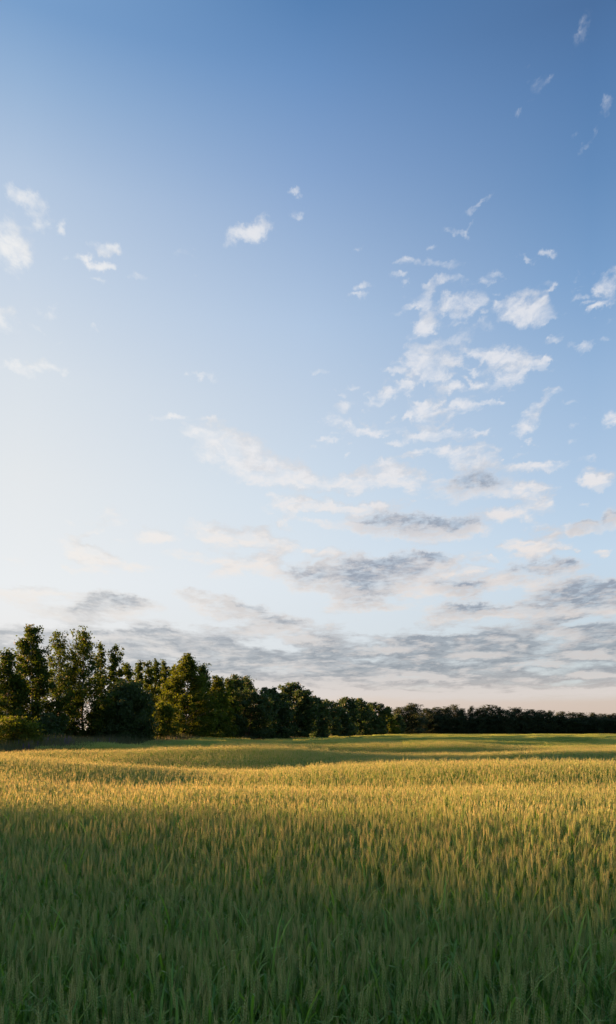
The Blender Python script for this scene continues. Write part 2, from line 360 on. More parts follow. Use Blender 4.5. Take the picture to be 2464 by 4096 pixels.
def edge_d(u): return np.interp(u, EU, ED)        # where the crop ends, metres ahead along +Y, for x/y = u
def gaxis(lo, hi, fine, step):
    a = np.arange(-fine, fine + step, step)
    out = list(a); s = step
    while out[-1] < hi: s *= 1.18; out.append(out[-1] + s)
    pre = []; s = step; p = -fine
    while p > lo: s *= 1.18; p -= s; pre.append(p)
    return np.array(pre[::-1] + out)
gx, gy = gaxis(-3000, 3000, 60, 1.0), gaxis(-3000, 4500, 70, 1.0)
GX, GY = np.meshgrid(gx, gy); GZ = terrain(GX, GY)
GZ = np.where(np.hypot(GX, GY) > 700, -0.3, GZ)
nx_, ny_ = len(gx), len(gy)
ii = (np.arange(ny_ - 1)[:, None] * nx_ + np.arange(nx_ - 1)[None]).ravel()
gf = np.stack([ii, ii + 1, ii + nx_ + 1, ii + nx_], -1)
m, t, o = new_mat('soil_mat')
geo_ = N('ShaderNodeNewGeometry', t)
n1_ = N('ShaderNodeTexNoise', t); n1_.inputs['Scale'].default_value = 0.05; n1_.inputs['Detail'].default_value = 6
n2_ = N('ShaderNodeTexNoise', t); n2_.inputs['Scale'].default_value = 7; n2_.inputs['Detail'].default_value = 6
link(geo_.outputs['Position'], n1_.inputs['Vector'], t); link(geo_.outputs['Position'], n2_.inputs['Vector'], t)
p = N('ShaderNodeBsdfPrincipled', t); p.inputs['Roughness'].default_value = 0.95; p.inputs['Specular IOR Level'].default_value = 0.1
c_ = mixc(maprange(n1_.outputs['Fac'], 0.4, 0.6, tree=t), (0.045, 0.055, 0.022, 1), (0.07, 0.062, 0.034, 1), tree=t)
link(mixc(maprange(n2_.outputs['Fac'], 0.35, 0.7, tree=t), c_, (0.03, 0.026, 0.017, 1), tree=t), p.inputs['Base Color'], t)
bp = N('ShaderNodeBump', t); bp.inputs['Strength'].default_value = 0.6; bp.inputs['Distance'].default_value = 0.04
link(n2_.outputs['Fac'], bp.inputs['Height'], t); link(bp.outputs[0], p.inputs['Normal'], t); link(p.outputs[0], o.inputs[0], t)
ground = new_obj('ground', mesh_from('ground', np.stack([GX, GY, GZ], -1).reshape(-1, 3), gf.ravel(), np.full(len(gf), 4), [m], smooth=True))
tag(ground, kind='structure', label='dark soil and rough ground under the crop and the trees')
# ------------------------------------------------------------------ wheat plants
def plant_patch(name, size, count, lod, seed):
    r = np.random.default_rng(seed); G = Geo()
    k = int(math.ceil(math.sqrt(count)))
    cells = r.permutation(k * k)[:count]
    bx = ((cells % k) + r.uniform(-0.1, 1.1, count)) / k * size - size / 2
    by = ((cells // k) + r.uniform(-0.1, 1.1, count)) / k * size - size / 2
    hgt = r.normal(0.73, 0.06, count)
    clump_ = np.sin(bx * 19 + seed) * np.sin(by * 16 + seed * 1.7) + 0.6 * np.sin(bx * 41 + by * 23 + seed)
    hgt = hgt + 0.035 * clump_
    short = r.random(count) < 0.30; hgt[short] -= r.uniform(0.05, 0.24, short.sum())
    tall = r.random(count) < 0.04; hgt[tall] += r.uniform(0.03, 0.09, tall.sum())
    lx = r.normal(0.02, 0.035, count); ly = r.normal(0.0, 0.035, count)      # lean (metres at the top)
    phi = r.uniform(0, 2 * np.pi, count)
    tint = r.random(count)
    base = np.stack([bx, by, np.zeros(count)], -1)
    top = np.stack([bx + lx, by + ly, hgt], -1)
    d = np.stack([lx * 1.6 + r.normal(0, .03, count), ly * 1.6 + r.normal(0, .03, count), hgt * 0.9], -1); d /= np.linalg.norm(d, axis=1)[:, None]
    a = np.stack([np.cos(phi), np.sin(phi), 0 * phi], -1); a -= d * (a * d).sum(1)[:, None]; a /= np.linalg.norm(a, axis=1)[:, None]
    b = np.cross(d, a)
    L = r.uniform(0.070, 0.098, count)                                       # ear length
    AL = r.uniform(0.05, 0.075, count)                                       # awn length
    def strip(P0, P1, w, side, mi, tn):                                      # vectorised flat quads -> one set
        v = np.stack([P0 - side * w, P0 + side * w, P1 + side * w * 0.6, P1 - side * w * 0.6], 1).reshape(-1, 3)
        f = np.arange(len(P0))[:, None] * 4 + np.arange(4)[None]
        G.add(v, f, mi, np.repeat(tn, 4))
    if lod == 0:
        mid = base * 0.5 + top * 0.5 + np.stack([-lx * 0.2, -ly * 0.2, 0 * lx], -1)
        th = np.linspace(0, 2 * np.pi, 3, endpoint=False)
        rings = []
        for P, rr in ((base, .0022), (mid, .0019), (top, .0013)):
            rings.append(P[:, None] + rr * (np.cos(th)[None, :, None] * a[:, None] + np.sin(th)[None, :, None] * b[:, None]))
        V = np.stack(rings, 1).reshape(-1, 3)                                # (n,3 rings,3)
        i = np.arange(count)[:, None, None] * 9 + np.array([0, 3])[None, :, None]; j = np.arange(3)[None, None]; j2 = (j + 1) % 3
        G.add(V, np.stack([i + j, i + j2, i + 3 + j2, i + 3 + j], -1).reshape(-1, 4), 0, np.repeat(tint, 9))
        # spikelets: alternating up both sides of the ear, small double pyramids
        ns = 15
        for q_ in range(ns):
            tt = (q_ + 0.3) / ns
            side = (1 if q_ % 2 else -1)
            wr = 0.0052 * (math.sin(math.pi * (0.18 + 0.72 * tt)) ** 0.6)
            c = top + d * (L * tt)[:, None] + a * (side * wr * 0.75)
            half = (L / ns * 1.35)[:, None]
            up = d * half + a * (side * wr * 0.35)
            ring = [c + a * (side * wr), c + b * wr * 0.95, c - a * (side * wr * 0.5), c - b * wr * 0.95]
            V = np.stack([c - up * 0.8] + ring + [c + up * 1.25], 1).reshape(-1, 3)
            i = np.arange(count)[:, None, None] * 6
            tri = np.array([[0, 2, 1], [0, 3, 2], [0, 4, 3], [0, 1, 4], [5, 1, 2], [5, 2, 3], [5, 3, 4], [5, 4, 1]])[None]
            G.add(V, (i + tri).reshape(-1, 3), 1, np.repeat(tint, 6))
        # awns
        na = 10
        for q_ in range(na):
            tt = 0.12 + 0.85 * q_ / na
            ang = q_ * 2.399 + phi
            s_ = a * np.cos(ang)[:, None] + b * np.sin(ang)[:, None]
            c = top + d * (L * tt)[:, None] + s_ * 0.004
            e = c + d * (AL * r.uniform(.8, 1.15, count))[:, None] + s_ * (AL * r.uniform(.08, .26, count))[:, None]
            w = np.cross(d, s_) * 0.0007
            V = np.stack([c - w, c + w, e], 1).reshape(-1, 3)
            G.add(V, np.arange(count)[:, None] * 3 + np.arange(3)[None], 2, np.repeat(tint, 3))
        # leaves: bent blades
        for q_ in range(4):
            keep = r.random(count) < (0.95 if q_ < 3 else 0.5)
            n = keep.sum(); f0 = r.uniform(0.25, 0.78, n) if q_ < 3 else r.uniform(.7, .85, n)
            P = base[keep] + (top - base)[keep] * f0[:, None]
            ang = r.uniform(0, 2 * np.pi, n); o_ = np.stack([np.cos(ang), np.sin(ang), 0 * ang], -1)
            ll = r.uniform(0.14, 0.26, n)[:, None]; w = np.cross(o_, [0, 0, 1]) * 0.0055
            Z1 = np.array([0, 0, 1.0])
            dr = r.uniform(-0.55, 0.45, n)[:, None]
            p1 = P + o_ * ll * 0.18 + Z1 * ll * 0.42; p2 = P + o_ * ll * 0.42 + Z1 * ll * (0.72 + 0.2 * dr); p3 = P + o_ * ll * 0.8 + Z1 * ll * (0.7 + dr)
            V = np.stack([P - w * .5, P + w * .5, p1 + w, p1 - w, p2 + w * .9, p2 - w * .9, p3], 1).reshape(-1, 3)
            i = np.arange(n)[:, None] * 7; tn = np.repeat(tint[keep], 7)
            k0 = G.n
            G.add(V, np.concatenate([i + np.array([0, 1, 2, 3])[None], i + np.array([3, 2, 4, 5])[None]]), 0, tn)
            G.f.append((k0 + i + np.array([5, 4, 6])[None]).ravel()); G.z.append(np.full(n, 3)); G.m.append(np.zeros(n))
    elif lod == 1:
        strip(base, top, 0.0022, a, 0, tint)
        # ear: a four sided double pyramid
        c = top + d * (L * 0.35)[:, None]; e = top + d * L[:, None]
        ring = [c + a * .0062, c + b * .0062, c - a * .0062, c - b * .0062]
        V = np.stack([top] + ring + [e], 1).reshape(-1, 3)
        tri = np.array([[0, 2, 1], [0, 3, 2], [0, 4, 3], [0, 1, 4], [5, 1, 2], [5, 2, 3], [5, 3, 4], [5, 4, 1]])[None]
        G.add(V, (np.arange(count)[:, None, None] * 6 + tri).reshape(-1, 3), 1, np.repeat(tint, 6))
        for q_ in range(5):
            ang = q_ * 1.2566 + phi
            s_ = a * np.cos(ang)[:, None] + b * np.sin(ang)[:, None]
            c = top + d * (L * (0.3 + .13 * q_))[:, None]
            e = c + d * AL[:, None] * 1.1 + s_ * (AL * 0.22)[:, None]
            w = np.cross(d, s_) * 0.0019
            G.add(np.stack([c - w, c + w, e], 1).reshape(-1, 3), np.arange(count)[:, None] * 3 + np.arange(3)[None], 2, np.repeat(tint, 3))
        for q_ in range(3):
            P = base + (top - base) * r.uniform(0.35, 0.85, count)[:, None]
            ang = r.uniform(0, 2 * np.pi, count); o_ = np.stack([np.cos(ang), np.sin(ang), 0 * ang], -1)
            w = np.cross(o_, [0, 0, 1]) * 0.006
            m_ = P + o_ * 0.05 + np.array([0, 0, .10]); e = P + o_ * 0.15 + np.array([0, 0, 1]) * r.uniform(0.0, .17, count)[:, None]
            k0 = G.n; n = count; i = np.arange(n)[:, None] * 5
            V = np.stack([P - w * .6, P + w * .6, m_ + w, m_ - w, e], 1).reshape(-1, 3)
            G.add(V, i + np.array([0, 1, 2, 3])[None], 0, np.repeat(tint, 5))
            G.f.append((k0 + i + np.array([3, 2, 4])[None]).ravel()); G.z.append(np.full(n, 3)); G.m.append(np.zeros(n))
    else:
        big = 1.0 if lod == 2 else 2.3
        low_ = base + (top - base) * 0.35
        strip(low_, top, 0.004 * big, a, 0, tint)
        e = top + d * (L + AL * 0.6)[:, None]
        w1 = a * 0.0105 * big; w2 = b * 0.0105 * big
        c = top + d * (L * 0.45)[:, None]
        for w in (w1, w2):
            V = np.stack([top - d * 0.01, c + w, e, c - w], 1).reshape(-1, 3)
            G.add(V, np.arange(count)[:, None] * 4 + np.arange(4)[None], 1, np.repeat(tint, 4))
        P = base + (top - base) * r.uniform(0.3, 0.72, count)[:, None]
        ang = r.uniform(0, 2 * np.pi, count); o_ = np.stack([np.cos(ang), np.sin(ang), 0 * ang], -1)
        w = np.cross(o_, [0, 0, 1]) * 0.008 * big
        V = np.stack([P - w, P + w, P + o_ * 0.1 + np.array([0, 0, .1])], 1).reshape(-1, 3)
        G.add(V, np.arange(count)[:, None] * 3 + np.arange(3)[None], 0, np.repeat(tint, 3))
    return G.mesh(name, [M_stem, M_ear, M_awn])
NV = 3
SIZES = [0.5, 1.0, 2.0, 8.0]; COUNTS = [100, 330, 900, 5200]
patch_meshes = [[plant_patch('wheat_patch', SIZES[l], COUNTS[l], l, 100 + 10 * l + v_) for v_ in range(NV)] for l in range(4)]
# cells of the field: a quad tree, fine near the camera and along the edge of the crop
cells = [[], [], [], []]
def inside(x, y):
    if y < -3: return False
    if y < 3: return abs(x) < 9
    return y < float(edge_d(x / y)) 
def visible(x, y, s):
    r = math.hypot(x, y)
    if r < 9 + s: return y > -2.5
    return abs(math.atan2(x, y)) < R(37) + s / r
def split(x, y, s, lvl):
    if not visible(x, y, s * 0.75): return
    dist = max(0.0, math.hypot(x, y) - s * 0.7)
    cs = [inside(x + i * s / 2, y + j * s / 2) for i in (-1, 0, 1) for j in (-1, 0, 1)]
    if not any(cs): return
    lim = (9.0, 44.0, 110.0)
    if lvl > 3 or (lvl > 0 and dist < lim[lvl - 1]) or (lvl == 3 and not all(cs)):
        h = s / 4
        k = 2
        if lvl > 3 or True:
            n_ = 2 if lvl != 3 else 4
            for i in range(n_):
                for j in range(n_):
                    split(x - s / 2 + s / n_ * (i + .5), y - s / 2 + s / n_ * (j + .5), s / n_, lvl - 1)
        return
    if not inside(x, y): return
    cells[lvl].append((x, y))
S0 = 8.0
for i in range(-50, 60):
    for j in range(-1, 60):
        x, y = i * S0 + S0 / 2, j * S0 + S0 / 2
        if math.hypot(x, y) < 560: split(x, y, S0, 3)
pts, rots, scl, idx = [], [], [], []
sources = []
for l in range(4):
    cl = cells[l]; rng.shuffle(cl)
    for k, (x, y) in enumerate(cl):
        pts.append((x, y, float(terrain(x, y)) - 0.01)); rots.append(math.pi / 2 * rng.integers(4))
        w_ = 1.0 + 0.05 * math.sin(x / 1.7 + y / 2.3) * math.sin(y / 1.3 - x / 3.1) + rng.uniform(-0.03, 0.03)
        scl.append(w_); idx.append(l * NV + k % NV)
print('wheat cells', [len(c) for c in cells])
me = bpy.data.meshes.new('wheat_field')
me.vertices.add(len(pts)); me.vertices.foreach_set('co', np.array(pts, np.float32).ravel())
for nm, ty, dat in (('rot', 'FLOAT', rots), ('scl', 'FLOAT', scl)):
    at = me.attributes.new(nm, ty, 'POINT'); at.data.foreach_set('value', np.array(dat, np.float32))
at = me.attributes.new('pick', 'INT', 'POINT'); at.data.foreach_set('value', np.array(idx, np.int32))
for m_ in (M_stem, M_ear, M_awn): me.materials.append(m_)
field = new_obj('wheat_field', me)
tag(field, 'green wheat crop with pale bearded ears, its far part gilded by low sun', 'wheat field', kind='stuff')
# one real tuft patch of every kind stands in the field; the field repeats their meshes
gt = bpy.data.node_groups.new('sow_wheat', 'GeometryNodeTree')
gt.interface.new_socket('Geometry', in_out='INPUT', socket_type='NodeSocketGeometry')
gt.interface.new_socket('Geometry', in_out='OUTPUT', socket_type='NodeSocketGeometry')
gi = gt.nodes.new('NodeGroupInput'); go = gt.nodes.new('NodeGroupOutput')
def named(nm, ty):
    n = gt.nodes.new('GeometryNodeInputNamedAttribute'); n.data_type = ty; n.inputs[0].default_value = nm
    return [s for s in n.outputs if s.enabled][0]
a_rot, a_scl, a_pick = named('rot', 'FLOAT'), named('scl', 'FLOAT'), named('pick', 'INT')
cr = gt.nodes.new('ShaderNodeCombineXYZ'); gt.links.new(a_rot, cr.inputs[2])
cs_ = gt.nodes.new('ShaderNodeCombineXYZ'); cs_.inputs[0].default_value = 1; cs_.inputs[1].default_value = 1; gt.links.new(a_scl, cs_.inputs[2])
jn = gt.nodes.new('GeometryNodeJoinGeometry')
for l in range(4):
    for v_ in range(NV):
        if not cells[l]: continue
        k = l * NV + v_
        # the sample patch takes the place of one cell at the side of the field
        so = new_obj('wheat_patch', patch_meshes[l][v_])
        j = [q_ for q_ in range(len(pts)) if idx[q_] == k][0]
        so.location = pts[j]; so.rotation_euler = (0, 0, rots[j]); so.scale = (1, 1, scl[j])
        me.attributes['pick'].data[j].value = -1
        tag(so, kind='stuff'); so.parent = field
        oi = gt.nodes.new('GeometryNodeObjectInfo'); oi.inputs['Object'].default_value = so; oi.transform_space = 'ORIGINAL'
        cmp_ = gt.nodes.new('FunctionNodeCompare'); cmp_.data_type = 'INT'; cmp_.operation = 'EQUAL'
        ins_ = [s for s in cmp_.inputs if s.enabled]
        gt.links.new(a_pick, ins_[0]); ins_[1].default_value = k
        ip = gt.nodes.new('GeometryNodeInstanceOnPoints')
        gt.links.new(gi.outputs[0], ip.inputs['Points']); gt.links.new(oi.outputs['Geometry'], ip.inputs['Instance'])
        gt.links.new(cmp_.outputs[0], ip.inputs['Selection'])
        gt.links.new(cr.outputs[0], ip.inputs['Rotation']); gt.links.new(cs_.outputs[0], ip.inputs['Scale'])
        gt.links.new(ip.outputs[0], jn.inputs[0])
gt.links.new(jn.outputs[0], go.inputs[0])
md = field.modifiers.new('sow_wheat', 'NODES'); md.node_group = gt
# off-frame trees continuing the row, placed and sized to shade the crop: (across the sun's direction, towards the sun, height, half width)
SIDE = [(9.6, 43, 3.2, 1.7), (8.2, 36, 3.3, 1.6), (7.3, 46, 4.7, 1.6), (6.2, 37, 4.1, 1.7), (5.4, 44, 5.1, 1.8), (4.3, 39, 4.9, 2.2), (3.4, 44, 5.8, 2.4), (2.2, 40, 6.3, 2.6), (0.2, 42, 8.5, 3.2), (-3.2, 41, 10, 3.8), (-8, 41, 11.5, 4), (-13, 42, 11.5, 4), (-18, 42, 12, 3.8), (-24, 42, 11, 3.8), (-30, 42, 12, 3.8), (26.5, 46, 8.3, 2.4), (30.5, 47, 8.8, 2.6), (40.5, 44, 6.0, 2.0)]
# ------------------------------------------------------------------ trees
def prof_birch(t):   # crown half width over height (0 ground .. 1 top)
    return np.interp(t, [0.0, 0.06, 0.18, 0.4, 0.6, 0.78, 0.9, 1.0], [0.5, 0.85, 1.06, 1.02, 0.76, 0.44, 0.22, 0.04])
def prof_cone(t):
    return np.interp(t, [0.0, 0.05, 0.2, 0.45, 0.65, 0.82, 0.93, 1.0], [0.55, 0.85, 1.0, 0.86, 0.60, 0.36, 0.2, 0.05])
def prof_spire(t):
    return np.interp(t, [0.0, 0.08, 0.3, 0.55, 0.8, 0.92, 1.0], [0.4, 0.8, 1.0, 0.75, 0.5, 0.38, 0.1])
def prof_bush(t):
    return np.interp(t, [0.0, 0.1, 0.35, 0.6, 0.8, 0.93, 1.0], [0.75, 0.95, 1.0, 0.95, 0.78, 0.5, 0.15])
def prof_round(t):
    return np.interp(t, [0.0, 0.1, 0.25, 0.45, 0.7, 0.86, 0.95, 1.0], [0.5, 0.75, 0.92, 0.95, 1.0, 0.8, 0.5, 0.15])
KINDS = {
    #        profile     clear  up    clump droop leafs  leaf   bark        leaf material
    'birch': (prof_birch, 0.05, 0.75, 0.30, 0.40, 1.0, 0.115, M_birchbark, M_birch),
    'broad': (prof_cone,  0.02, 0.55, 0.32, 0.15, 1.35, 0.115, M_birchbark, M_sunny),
    'spire': (prof_spire, 0.04, 1.60, 0.20, 0.05, 0.8, 0.115, M_bark, M_birch),
    'bush':  (prof_bush,  0.00, 0.80, 0.30, 0.05, 1.7, 0.115, M_bark, M_dark),
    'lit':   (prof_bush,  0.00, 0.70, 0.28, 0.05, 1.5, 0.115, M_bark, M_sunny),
    'round': (prof_round, 0.05, 0.60, 0.34, 0.08, 1.4, 0.115, M_bark, M_dark),
    'tall':  (prof_round, 0.52, 0.60, 0.40, 0.08, 1.4, 0.115, M_bark, M_dark),  # added for unseen trees: the clear trunk moves their shade farther out
    'far':   (prof_round, 0.02, 0.60, 0.85, 0.10, 1.0, 0.42, M_bark, M_farleaf),
}
def tree_meshes(kind, H, W, seed, density=1.0, leaf=None, nleaf=None):
    prof, clear, upk, clump, droop, dens, lf, bark, lm = KINDS[kind]
    r = np.random.default_rng(seed); leaf = leaf or lf
    G = Geo()
    # trunk(s)
    stems = 1 if kind not in ('bush', 'lit') else 4
    tr = []
    for s_ in range(stems):
        k = 9; zz = np.linspace(0, 1, k)
        if stems == 1: off = np.cumsum(r.normal(0, 0.018 * H / k * 3, (k, 2)), 0); off[0] = 0; top_ = H * 0.985
        else:
            a_ = s_ * 6.28 / stems + r.uniform(0, 1); off = np.stack([np.cos(a_) * zz ** 1.2 * W * 0.5, np.sin(a_) * zz ** 1.2 * W * 0.5], -1) + np.cumsum(r.normal(0, 0.03, (k, 2)), 0); off -= off[0]; top_ = H * r.uniform(0.75, 0.93)
        P = np.concatenate([off, (zz * top_)[:, None]], 1)
        r0 = 0.012 * H + 0.02
        tube(G, P, r0 * (1 - zz * 0.93) * (1 if stems == 1 else 0.6), 7)
        tr.append(P)
    def on_trunk(P, t): return np.array([np.interp(t * H, P[:, 2], P[:, c]) for c in (0, 1)] + [t * H])
    # lobes: the outline is uneven round the crown and up it
    lob = r.uniform(0, 6.28, 6)
    un = 0.35 if kind in ('broad', 'bush') else 1.0
    def unevenness(t, ang): return 1 + un * (0.17 * np.sin(ang * 2 + lob[0] + 5 * t) + 0.14 * np.sin(t * 17 + lob[1] + ang) + 0.10 * np.sin(t * 31 + lob[2] + ang * 3))
    nb = int(38 * (1 + 0.35 * (H > 9)) * (2.0 if dens > 1.3 else 1))
    clumps, weight = [], []
    for b_ in range(nb):
        t = clear + (0.97 - clear) * ((b_ + r.random()) / nb)
        ang = b_ * 2.399 + r.normal(0, 0.5)
        P = tr[b_ % stems]
        rad = prof(np.array(min(1, t + 0.02))) * W * unevenness(t, ang) * r.uniform(0.72, 1.08)
        rise = rad * upk * r.uniform(0.5, 1.2) * (1 - 0.25 * t)
        t0 = max(clear * 0.7 + 0.02, t - rise / H)
        if t0 * H > P[-1, 2]: t0 = P[-1, 2] / H * 0.95
        st = on_trunk(P, t0)
        ex = np.array([math.cos(ang) * rad, math.sin(ang) * rad, t * H])
        ss = np.linspace(0, 1, 4)[:, None]
        bend = np.array([0, 0, 1.0]) * (np.sin(ss * math.pi) * 0.12 * rad)
        Q = st + (ex - st) * ss + bend + r.normal(0, 0.03, (4, 3)) * ss
        tube(G, Q, np.array([0.030, 0.022, 0.013, 0.005]) * (0.35 + 0.07 * H) * (1 - 0.5 * t), 4)
        ncl = max(2, int(3 + rad * 3.2 / max(clump, .2) * 0.55))
        for c in range(ncl):
            f = (0.30 + 0.72 * (c + r.random()) / ncl)
            pt = st + (ex - st) * f + r.normal(0, clump * 0.55, 3) * np.array([1, 1, .7])
            clumps.append(pt); weight.append((0.45 + 0.75 * f) * r.uniform(0.5, 1.3))
            if r.random() < 0.5:   # small side twigs
                pt2 = pt + r.normal(0, clump * 1.3, 3) * np.array([1, 1, .8])
                clumps.append(pt2); weight.append(r.uniform(0.3, .8))
    for c in range(8):  # the leader
        clumps.append(on_trunk(tr[0], min(0.99, tr[0][-1, 2] / H) * (1 - 0.025 * c)) + np.array([0, 0, 0.01 * H])); weight.append(0.28)
    clumps = np.array(clumps); weight = np.array(weight); weight /= weight.sum()
    if nleaf is None: nleaf = int(min(50000, 1050 * dens * density * H * W / (leaf / 0.115) ** 2 + 1500))
    ci = r.choice(len(clumps), nleaf, p=weight)
    csz = r.uniform(0.55, 1.25, len(clumps)) * clump
    off = r.normal(0, 1, (nleaf, 3)) * csz[ci][:, None] * np.array([0.62, 0.62, 0.5])
    off[:, 2] -= r.exponential(1, nleaf) * droop * csz[ci] * 1.2
    C = clumps[ci] + off
    C[:, 2] = np.where(C[:, 2] < 0.08, r.uniform(0.08, 0.6, nleaf), C[:, 2]); C[:, 2] = np.minimum(C[:, 2], H * 1.0)
    nrm = r.normal(0, 1, (nleaf, 3)); nrm[:, 2] += 0.5; nrm /= np.linalg.norm(nrm, axis=1)[:, None]
    u = np.cross(nrm, r.normal(0, 1, (nleaf, 3))); u /= np.linalg.norm(u, axis=1)[:, None]; w = np.cross(nrm, u)
    s = leaf * r.uniform(0.6, 1.3, nleaf)[:, None]
    V = np.stack([C - u * s, C - w * s * 0.55 - u * s * .1, C + u * s, C + w * s * 0.55 - u * s * .1], 1).reshape(-1, 3)
    F = np.arange(nleaf)[:, None] * 4 + np.arange(4)[None]
    tn = np.clip(r.normal(0.5, 0.25, nleaf) + (r.random(len(clumps)) - .5)[ci] * 0.5, 0, 1)
    crown = mesh_from('crown', V, F.ravel(), np.full(nleaf, 4), [lm], tint=np.repeat(tn, 4))
    return G.mesh('trunk', [bark]), crown
def place(px_, dist):
    u = (px_ - 1232) / 2800
    return u * dist, dist
ntree = 0
def plant_tree(name, px_, ytop, back, wpx, kind, label, cat='tree', group=None, density=1.0, seed=None, dist=None):
    global ntree
    ntree += 1
    u = (px_ - 1232) / 2800
    d_ = dist if dist else float(edge_d(u)) + back
    x, y = u * d_, d_
    z = float(terrain(x, y))
    H = (2930 - ytop) / 2800 * d_ + CAM_H - z
    if kind in ('broad', 'bush', 'lit'): H *= 0.98
    W = wpx / 2 / 2800 * d_ * (1.32 if kind == 'birch' else 1.22 if kind != 'spire' else 1.15)
    root = new_obj(name, None); root.empty_display_size = 0.5
    root.location = (x, y, z - 0.03); root.rotation_euler = (0, 0, rng.uniform(0, 6.28))
    leaf = 0.100 * max(1.0, d_ / 62) ** 0.75
    tm, cm = tree_meshes(kind, H, W, seed or 1000 + ntree, density, leaf=leaf)
    new_obj('trunk', tm, root); new_obj('crown', cm, root)
    return tag(root, label, cat, group)
GL = 'trees at the left edge of the field'
plant_tree('birch_tree', 30, 2592, 11, 150, 'birch', 'shorter birch at the left border of the picture, its crown edge glowing gold', group=GL)
plant_tree('birch_tree', 125, 2497, 12, 200, 'birch', 'tallest birch, the first pointed crown from the left with a golden side', group=GL, density=1.05)
plant_tree('birch_tree', 232, 2517, 13, 165, 'birch', 'middle one of the three tall birches at left, with sky gaps low in its crown', group=GL, density=.40)
plant_tree('birch_tree', 332, 2505, 12, 175, 'birch', 'third tall birch with a dark full top just left of the thin poplars', group=GL, density=.6)
plant_tree('poplar_tree', 404, 2562, 14, 60, 'spire', 'thin sparse poplar showing sky through it, right beside the third tall birch', group=GL, density=.55)
plant_tree('poplar_tree', 463, 2573, 12, 85, 'spire', 'slender poplar ending in a lone narrow spire of leaves', group=GL, density=.8)
plant_tree('poplar_tree', 505, 2650, 12, 100, 'spire', 'lower poplar with a blunt top standing right of the lone spire', group=GL, density=1.0)
plant_tree('willow_bush', 508, 2712, 7, 165, 'bush', 'big dark rounded willow in front of the poplars, left of the sunlit gap', 'bush', GL, density=1.3)
plant_tree('willow_bush', 430, 2800, 9, 120, 'bush', 'dark low willow at the foot of the slender poplars', 'bush', GL)
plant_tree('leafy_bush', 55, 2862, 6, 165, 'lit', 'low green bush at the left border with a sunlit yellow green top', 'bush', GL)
plant_tree('leafy_bush', 185, 2850, 9, 110, 'bush', 'dark bush under the two leftmost tall birches', 'bush', GL)
GB = 'narrow birches standing in the gap behind'
for k, (px_, yt, w, lb) in enumerate([
    (553, 2641, 62, 'narrow background birch, leftmost of the five seen over the sunlit gap'),
    (595, 2640, 60, 'narrow background birch, second of the five seen over the sunlit gap'),
    (627, 2631, 58, 'narrow background birch with the highest tip of the five over the gap'),
    (658, 2637, 70, 'narrow background birch with a forked ragged top, right of the highest tip'),
    (692, 2655, 50, 'narrow background birch half hidden by the big sunlit birch')]):
    plant_tree('birch_tree', px_, yt, 24, w, 'spire', lb, group=GB, density=.95)
GM = 'trees along the middle of the field edge'
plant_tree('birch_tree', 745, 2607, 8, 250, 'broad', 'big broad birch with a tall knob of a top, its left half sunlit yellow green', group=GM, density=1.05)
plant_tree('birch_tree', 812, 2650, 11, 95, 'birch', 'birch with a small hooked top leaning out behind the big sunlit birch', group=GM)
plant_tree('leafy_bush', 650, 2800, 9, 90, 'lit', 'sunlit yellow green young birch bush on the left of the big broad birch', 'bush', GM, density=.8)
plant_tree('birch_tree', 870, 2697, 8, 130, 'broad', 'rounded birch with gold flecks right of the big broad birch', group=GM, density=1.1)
plant_tree('alder_tree', 912, 2708, 13, 60, 'birch', 'slim tree tucked between the gold flecked birch and the dark willows', group=GM)
plant_tree('alder_tree', 944, 2697, 22, 62, 'round', 'left one of two round tufted tops rising behind the dark willow', group=GM)
plant_tree('alder_tree', 982, 2702, 22, 58, 'round', 'right one of two round tufted tops rising behind the dark willow', group=GM)
plant_tree('willow_tree', 990, 2748, 8, 180, 'bush', 'wide dark green willow with a smooth domed outline reaching the ground', group=GM, density=1.4)
plant_tree('willow_tree', 1085, 2742, 8, 150, 'bush', 'second dark domed willow, just left of the tall dark round tree', group=GM, density=1.4)
plant_tree('dark_tree', 1172, 2729, 9, 150, 'round', 'tall very dark tree with a round top halfway along the tree row', group=GM, density=1.3)
plant_tree('dark_tree', 1245, 2774, 8, 120, 'bush', 'dark bushy tree on the falling slope right of the tall very dark tree', group=GM, density=1.3)
plant_tree('dark_tree', 1305, 2792, 8, 110, 'bush', 'dark bushy tree with a flat feathery top midway down the slope of trees', group=GM, density=1.2)
plant_tree('dark_tree', 1345, 2815, 5, 110, 'bush', 'low wide dark bush in front, left of the pointed dark tree', 'bush', group=GM, density=1.2)
plant_tree('dark_tree', 1382, 2788, 9, 85, 'round', 'dark tree with a small pointed top near the lower end of the row', group=GM, density=1.2)
plant_tree('dark_tree', 1440, 2792, 9, 78, 'round', 'dark tree with a lighter tufted top, second pointed one of the lower row', group=GM, density=1.2)
plant_tree('dark_tree', 1497, 2806, 10, 100, 'round', 'wide olive topped tree behind the lower end of the row', group=GM, density=1.2)
plant_tree('dark_tree', 1470, 2835, 4, 85, 'bush', 'small dark front bush below the olive topped tree', 'bush', group=GM, density=1.2)
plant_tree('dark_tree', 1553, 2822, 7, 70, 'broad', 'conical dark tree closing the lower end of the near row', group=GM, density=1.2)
plant_tree('dark_tree', 1588, 2852, 5, 52, 'bush', 'last low dark bush at the end of the near tree row', 'bush', group=GM, density=1.2)
